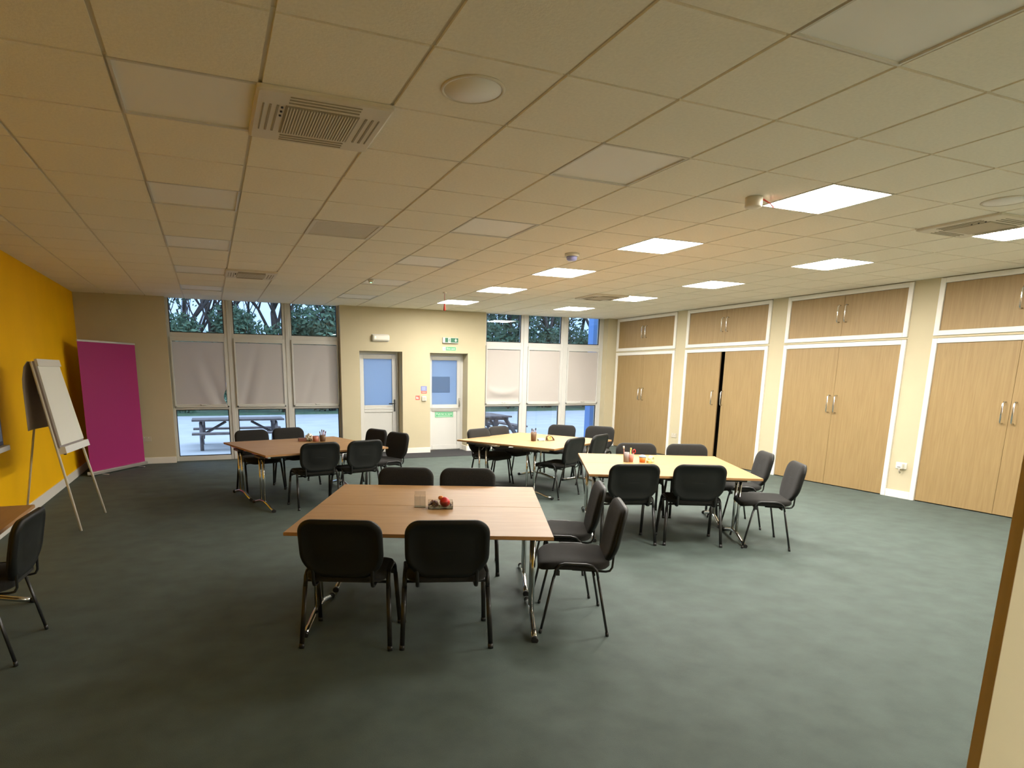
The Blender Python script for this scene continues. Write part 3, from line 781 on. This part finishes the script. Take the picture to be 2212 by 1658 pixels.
# middle back table
x, y = 4.215, 7.735
cup(x, y, .034, .042, .125, M['brown'], 'brown pen pot standing on the middle back table')
pen(x-.02, y, TH+.01, -.06, .0, .14, M['brownpen'], M['blackp'], 'dark pen leaning left in the brown pot on the middle back table')
pen(x+.018, y-.005, TH+.01, .06, .0, .145, M['purplep'], M['blackp'], 'dark purple pen leaning right in the brown pot')
pen(x+.005, y+.012, TH+.01, .0, .03, .13, M['greyp'], M['greyp'], 'grey pen in the middle of the brown pot')
o = MB().box(-.05, .05, -.03, .03, 0, .035).build('tissue_pack', M['teal'], None, bevel=.008, loc=(4.33, 7.73, TH)); tag(o, 'pale blue packet beside the brown pen pot', 'packet')
g_ = empty('tape_dispenser', (4.45, 7.70, TH), A(10), 'olive yellow tape dispenser on the middle back table', 'tape dispenser')
MB().lathe([(.015, -.012), (.035, -.012), (.035, .012), (.015, .012), (.015, -.012)], n=24, cap=False).xf(Matrix.Translation((0, 0, .037)) @ Matrix.Rotation(PI/2, 4, 'X')).build('roll', M['yellowp'], g_)
MB().tube([(-.05, 0, .012), (-.048, 0, .06), (-.02, 0, .078), (.03, 0, .062), (.075, 0, .028), (.08, 0, .006)], .006, 6, .018).build('body', M['brown'], g_)
MB().box(-.055, .085, -.02, .02, 0, .008).build('base', M['brown'], g_)
# left back table
o = MB().box(-.055, .055, -.035, .035, 0, .045).build('brown_box', M['brownpen'], None, bevel=.006, loc=(1.135, 8.64, TH)); tag(o, 'small dark brown box, leftmost item on the left back table', 'box')
rnd = random.Random(4)
mb = MB(); bmesh.ops.create_icosphere(mb.bm, subdivisions=3, radius=.06)
for v in mb.bm.verts: v.co *= rnd.uniform(.6, 1.15); v.co.z = max(v.co.z*.95, -.045)
o = mb.build('crumpled_bag', M['paper'], None, loc=(1.235, 8.66, TH+.046)); tag(o, 'crumpled white plastic bag on the left back table', 'plastic bag')
cup(1.305, 8.56, .040, .046, .075, M['pink'], 'salmon pink tub on the left back table', 'pink_tub')
x, y = 1.395, 8.55
cup(x, y, .036, .044, .085, M['brown'], 'brown pot packed with felt pens on the left back table')
for q, (dx, dy, L, mm, cm, lb) in enumerate([(-.16, 0, .105, 'brownpen', 'greyp', 'brown felt pen with grey cap, leftmost in the packed pot'), (-.02, .05, .125, 'brownpen', 'greyp', 'tallest brown felt pen in the packed pot'),
      (.08, 0, .12, 'pink', 'brownpen', 'salmon pink felt pen in the packed pot'), (.20, .02, .105, 'brownpen', 'purplep', 'brown felt pen leaning furthest right in the packed pot')]):
    pen(x+dx*.1, y+dy*.1, TH+.01, dx, dy, L, M[mm], M[cm], lb)

# ------------------------------------------------------------------ banner, easel, screen
b0, b1_ = Vector((-1.781, 10.846, 0)), Vector((-1.109, 11.95, 0))
dv = (b1_-b0); Lb = dv.length; ang = math.atan2(dv.y, dv.x); mid = (b0+b1_)/2
g_ = empty('rollup_banner', mid, ang, 'plain purple roll-up banner stand in the corner by the yellow wall', 'banner')
MB().box(-Lb/2, Lb/2, -.05, .05, .012, .07).build('base_cassette', M['alu'], g_, bevel=.01)
mb = MB()
for sx in (-1, 1): mb.box(sx*Lb*.33-.02, sx*Lb*.33+.02, -.14, .14, 0, .012)
mb.build('swivel_foot', M['alu'], g_, bevel=.003)
MB().box(-Lb/2+.015, Lb/2-.015, -.004, -.001, .06, 2.03).build('purple_sheet', M['purple'], g_)
MB().box(-Lb/2+.012, Lb/2-.012, -.012, .010, 2.025, 2.055).build('top_rail', M['alu'], g_, bevel=.004)
MB().tube([(0, .03, .07), (0, .014, 2.03)], .009, 8).build('support_pole', M['alu'], g_)

FL, FR_ = Vector((-1.296, 7.107, 0)), Vector((-1.193, 7.957, 0)); TLp, TRp = Vector((-1.56, 7.12, 1.68)), Vector((-1.50, 7.80, 1.68))
g_ = empty('flipchart_easel', (0, 0, 0), 0, 'white flipchart easel with three thin legs in front of the yellow wall', 'easel')
g_.location = (-1.4, 7.5, 0); off = Vector((-1.4, 7.5, 0))
for a_, b_ in ((FL, TLp), (FR_, TRp)): MB().tube([a_-off, b_-off], .0125, 8).build('leg', M['easelwhite'], g_)
RT = (TLp+TRp)/2+Vector((-.04, 0, -.08)); RF = Vector((-1.925, 7.80, 0))
MB().tube([RF-off, RT-off], .011, 8).build('leg', M['easelwhite'], g_)
def onb(u, v, d=0):   # u across 0..1, v height 0..1 on the board
    a_ = FL.lerp(TLp, v); b_ = FR_.lerp(TRp, v); p_ = a_.lerp(b_, u); n_ = (b_-a_).cross(TLp-FL).normalized()
    return p_ + n_*d - off
def slab(u0, u1, v0, v1, d0, d1, name, mtl, parent):
    mb = MB(); P = [onb(u, v, d) for d in (d0, d1) for v in (v0, v1) for u in (u0, u1)]
    vs = [mb.bm.verts.new(p_) for p_ in P]
    for f in ((0, 2, 3, 1), (4, 5, 7, 6), (0, 1, 5, 4), (2, 6, 7, 3), (0, 4, 6, 2), (1, 3, 7, 5)): mb.bm.faces.new([vs[i] for i in f])
    return mb.build(name, mtl, parent)
sgn = 1 if onb(0, .5, 1).x > onb(0, .5, 0).x else -1
slab(.0, 1, .50, 1.0, sgn*.012, sgn*.030, 'board', M['greyp'], g_)
slab(.03, .98, .515, 1.0, sgn*.031, sgn*.042, 'paper_pad', M['paper'], g_)
slab(.0, 1, .97, 1.01, sgn*.031, sgn*.055, 'paper_clamp', M['easelwhite'], g_)
slab(.0, 1, .465, .505, sgn*.010, sgn*.075, 'pen_tray', M['white'], g_)
for u in (.16, .80):
    k_ = MB(); k_.lathe([(.014, -.012), (.014, .012)], n=12); c_ = onb(u, .462, sgn*.02)
    k_.xf(Matrix.Translation(c_) @ Matrix.Rotation(PI/2, 4, 'Y')).build('clamp_knob', M['blackp'], g_)
mb = MB(); n = 8
V = []
for i in range(n+1):
    t = i/n
    row = []
    for u in (0.0, .33, .66, 1.0):
        p_ = TLp.lerp(TRp, u)-off
        row.append(mb.bm.verts.new((p_.x-.03-.06*math.sin(min(1, t*3)*PI/2)-.02*math.sin(u*5)*t, p_.y, p_.z+.03*math.sin(min(1, t*4)*PI)-t*.66)))
    V.append(row)
for i in range(n):
    for j in range(3): fc = mb.bm.faces.new((V[i][j], V[i][j+1], V[i+1][j+1], V[i+1][j])); fc.smooth = True
o = mb.build('flipped_pages', M['paperback'], g_); sd = o.modifiers.new('thick', 'SOLIDIFY'); sd.thickness = .004

g_ = empty('wall_screen', (XL, 6.59, 1.3), 0, 'dark wall-mounted screen on the yellow wall at the left edge', 'screen')
MB().box(.002, .07, -.68, .68, -.42, .42).build('bezel', M['blackp'], g_, bevel=.006)
MB().box(.071, .074, -.64, .64, -.38, .38).build('display', M['screen'], g_)
MB().box(.002, .11, -.70, .72, -.475, -.425).build('white_tray', M['white'], g_, bevel=.006)

# ------------------------------------------------------------------ outside
GZ = -.15
struct(MB().box(-40, 60, YO, 27.2, GZ-.3, GZ).build('patio', M['concrete']))
struct(MB().box(-60, 90, 27.2, 80, GZ-.3, GZ+.02).build('lawn', M['grass']))
struct(MB().box(XL-6, XL-.2, YO-.3, YO, 0, 3.2).build('wall_outside', M['wallout']))
def picnic(x, y, rz, label):
    g_ = empty('picnic_table', (x, y, GZ), rz, label, 'picnic table', 'timber picnic tables on the paved patio')
    L = 1.02
    mb = MB()
    for q in range(5): mb.box(-L, L, -.36+q*.146, -.36+q*.146+.136, .63, .67)
    mb.build('tabletop', M['timber'], g_)
    for s_ in (-1, 1):
        mb = MB()
        for q in range(2): mb.box(-L, L, s_*.70-.14+q*.145, s_*.70-.14+q*.145+.135, .36, .40)
        mb.build('bench_seat', M['timber'], g_)
        mb = MB(); x_ = s_*.78
        mb.box(x_-.025, x_+.025, -.36, .36, .55, .63); mb.box(x_-.025, x_+.025, -.82, .82, .28, .36)
        mb.build('cross_rail', M['timber'], g_)
        for t in (-1, 1):
            mb = MB(); mb.tube([(x_+.05*s_, t*.70, 0), (x_+.05*s_, t*.24, .60)], .04, 4, .055)
            mb.build('leg', M['timber'], g_)
        MB().tube([(s_*.76, 0, .32), (s_*.28, 0, .60)], .03, 4, .04).build('brace', M['timber'], g_)
        MB().box(x_-.04, x_+.04, -.05, .05, .32, .60).build('upright', M['timber'], g_)
    return g_
picnic(.60, 15.75, 0, 'timber picnic table seen side-on through the left window')
picnic(7.08, 15.9, PI/2, 'timber picnic table seen end-on through the right window')
o = MB().box(8.72, 8.95, 13.15, 13.37, GZ, 3.1).build('roof_post', M['post']); tag(o, 'blue square post outside the right window', 'post')

rnd = random.Random(11)
def leaves(mb, cx, cy, cz, rx, ry, rz, n, s=.16, mi=0):
    for _ in range(n):
        while True:
            p_ = Vector((rnd.uniform(-1, 1), rnd.uniform(-1, 1), rnd.uniform(-1, 1)))
            if p_.length < 1: break
        c = Vector((cx+p_.x*rx, cy+p_.y*ry, cz+p_.z*rz)); a_ = Vector((rnd.gauss(0, 1), rnd.gauss(0, 1), rnd.gauss(0, 1))).normalized(); b_ = a_.orthogonal().normalized()
        k = s*rnd.uniform(.5, 1.3)
        f = mb.bm.faces.new([mb.bm.verts.new(c+a_*k), mb.bm.verts.new(c+b_*k*.5), mb.bm.verts.new(c-a_*k), mb.bm.verts.new(c-b_*k*.5)]); f.material_index = mi
def branch(mb, p, d, L, r, depth, tips):
    n = 4; pts = [p]; q = p.copy(); dd = d.copy()
    for i in range(n):
        dd = (dd+Vector((rnd.uniform(-.16, .16), rnd.uniform(-.16, .16), rnd.uniform(-.03, .12)))).normalized(); q = q+dd*L/n; pts.append(q.copy())
    mb.tube(pts, r, 5, taper=[1-.5*i/n for i in range(n+1)])
    if depth == 0: tips.append(q); return
    for _ in range(rnd.choice((3, 4))):
        t = rnd.choice(pts[2:]); ax = Vector((rnd.uniform(-1, 1), rnd.uniform(-1, 1), rnd.uniform(.1, 1))).normalized()
        branch(mb, t, (dd*.8+ax*.75).normalized(), L*.62, r*.5, depth-1, tips)
def tree(x, y, h, label, leafy, seed, lm='leaf', name='tree'):
    global rnd
    rnd = random.Random(seed)
    g_ = empty(name, (x, y, GZ), 0, label, 'tree', 'trees beyond the patio')
    mb = MB(); tips = []
    branch(mb, Vector((0, 0, 0)), Vector((rnd.uniform(-.12, .12), 0, 1)).normalized(), h*.55, h*.022, 4 if leafy < 2 else 3, tips)
    mb.build('trunk', M['bark'], g_)
    if leafy:
        mb = MB()
        for t in tips:
            leaves(mb, t.x, t.y, t.z, .5, .5, .45, 10 if leafy == 1 else 40, .12)
        if leafy == 2: leaves(mb, 0, 0, h*.45, h*.22, h*.22, h*.35, 2600, .16)
        o = mb.build('foliage', M[lm], g_)
TR = [(-3.6, 31, 8, 'bare tree at the far left beyond the patio', 0, 1, 'leaf'), (-1.6, 30, 7.5, 'loose evergreen seen in the left end of the left window', 1, 2, 'leaf'),
      (.4, 33, 9, 'bare branching tree against the sky in the first upper pane', 0, 3, 'leaf'), (1.7, 31, 8, 'bare tree between first and second upper panes', 0, 4, 'leaf'),
      (3.2, 32, 9.5, 'thick-trunked bare tree in the second upper pane', 1, 5, 'leaf2'), (5.3, 29.5, 8.5, 'dense green tree filling the third upper pane', 2, 6, 'leaf2'),
      (6.6, 31.5, 8.5, 'dark evergreen hidden behind the two white doors', 2, 7, 'leaf'), (15.0, 30.5, 8, 'evergreen in the first upper pane of the right window', 2, 8, 'leaf'),
      (13.6, 31, 9, 'leafy branching tree at the left of the right window', 1, 9, 'leaf'), (17.2, 30, 9, 'branching tree in the middle upper pane of the right window', 1, 10, 'leaf2'),
      (20.0, 29.5, 9, 'forked dark tree in the last upper pane beside the blue post', 1, 12, 'leaf'), (18.6, 32, 8, 'evergreen behind the middle pane of the right window', 2, 13, 'leaf2'), (22.5, 31, 8, 'evergreen behind the blue post', 2, 14, 'leaf')]
for a_ in TR: tree(*a_)
TR2 = [(-.6, 34, 9, 'slender bare tree far behind the first upper pane'), (2.6, 34.5, 9, 'slender bare tree far behind the second upper pane'), (4.0, 35, 9, 'slender bare tree far behind the dense green tree'), (16.2, 34, 9, 'slender bare tree far behind the right window, left of the middle pane'), (21.3, 34, 9, 'slender bare tree far behind the right window, near the blue post')]
for q_, a_ in enumerate(TR2): tree(a_[0], a_[1], a_[2], a_[3], 0, 30+q_)
SH = [(-3.2, 'leaf2', 3.3), (-.9, 'leaf2', 3.5), (1.1, 'leaf2', 4.0), (3.0, 'leaf', 3.7), (4.9, 'leaf', 3.6), (6.8, 'leaf2', 3.4), (12.2, 'leaf', 3.8), (14.3, 'leaf', 3.9), (16.6, 'leaf2', 3.5), (18.8, 'leaf', 3.8), (21.0, 'leaf2', 3.7), (23.5, 'leaf', 3.9)]
sl = ['under the left edge of the left window', 'in the first upper pane of the left window', 'at the right of the first upper pane', 'in the second upper pane', 'in the third upper pane', 'hidden behind the two doors',
      'left of the right window view', 'in the first upper pane of the right window', 'between first and middle panes of the right window', 'in the middle pane of the right window', 'in the last pane of the right window', 'behind the blue post']
for q, (x, lm, h) in enumerate(SH):
    rnd = random.Random(50+q)
    g_ = empty('shrub', (x, 28.6+(q % 3)*.5, GZ), 0, 'bushy evergreen shrub beyond the patio, ' + sl[q], 'shrub', 'shrubs along the patio edge')
    mb = MB()
    for _ in range(5): mb.tube([(0, 0, 0), (rnd.uniform(-.4, .4), rnd.uniform(-.3, .3), h*.4), (rnd.uniform(-.9, .9), rnd.uniform(-.5, .5), h*.8)], .03, 5)
    mb.build('stem', M['bark'], g_)
    mb = MB()
    h += .9
    for _ in range(10): leaves(mb, rnd.uniform(-1.0, 1.0), rnd.uniform(-.5, .5), rnd.uniform(.35, .85)*h, .7, .6, .6, 300, .12)
    leaves(mb, 0, 0, h*.42, 1.3, .7, h*.42, 1200, .14)
    mb.build('foliage', M[lm], g_)

# ------------------------------------------------------------------ world and colour
w = bpy.data.worlds.new('dusk'); bpy.context.scene.world = w; w.use_nodes = True; nt = w.node_tree
bg = nt.nodes['Background']
tc = nt.nodes.new('ShaderNodeTexCoord'); sx = nt.nodes.new('ShaderNodeSeparateXYZ'); rp = nt.nodes.new('ShaderNodeValToRGB')
nt.links.new(tc.outputs['Generated'], sx.inputs[0]); nt.links.new(sx.outputs['Z'], rp.inputs['Fac'])
rp.color_ramp.elements[0].position = 0; rp.color_ramp.elements[0].color = (.30, .50, .92, 1)
rp.color_ramp.elements[1].position = .6; rp.color_ramp.elements[1].color = (.60, .76, 1, 1)
nt.links.new(rp.outputs['Color'], bg.inputs['Color']); bg.inputs['Strength'].default_value = .68

sc = bpy.context.scene
sc.view_settings.view_transform = 'Standard'; sc.view_settings.look = 'None'; sc.view_settings.gamma = 1; sc.view_settings.use_curve_mapping = False
sc.view_settings.exposure = 1.92
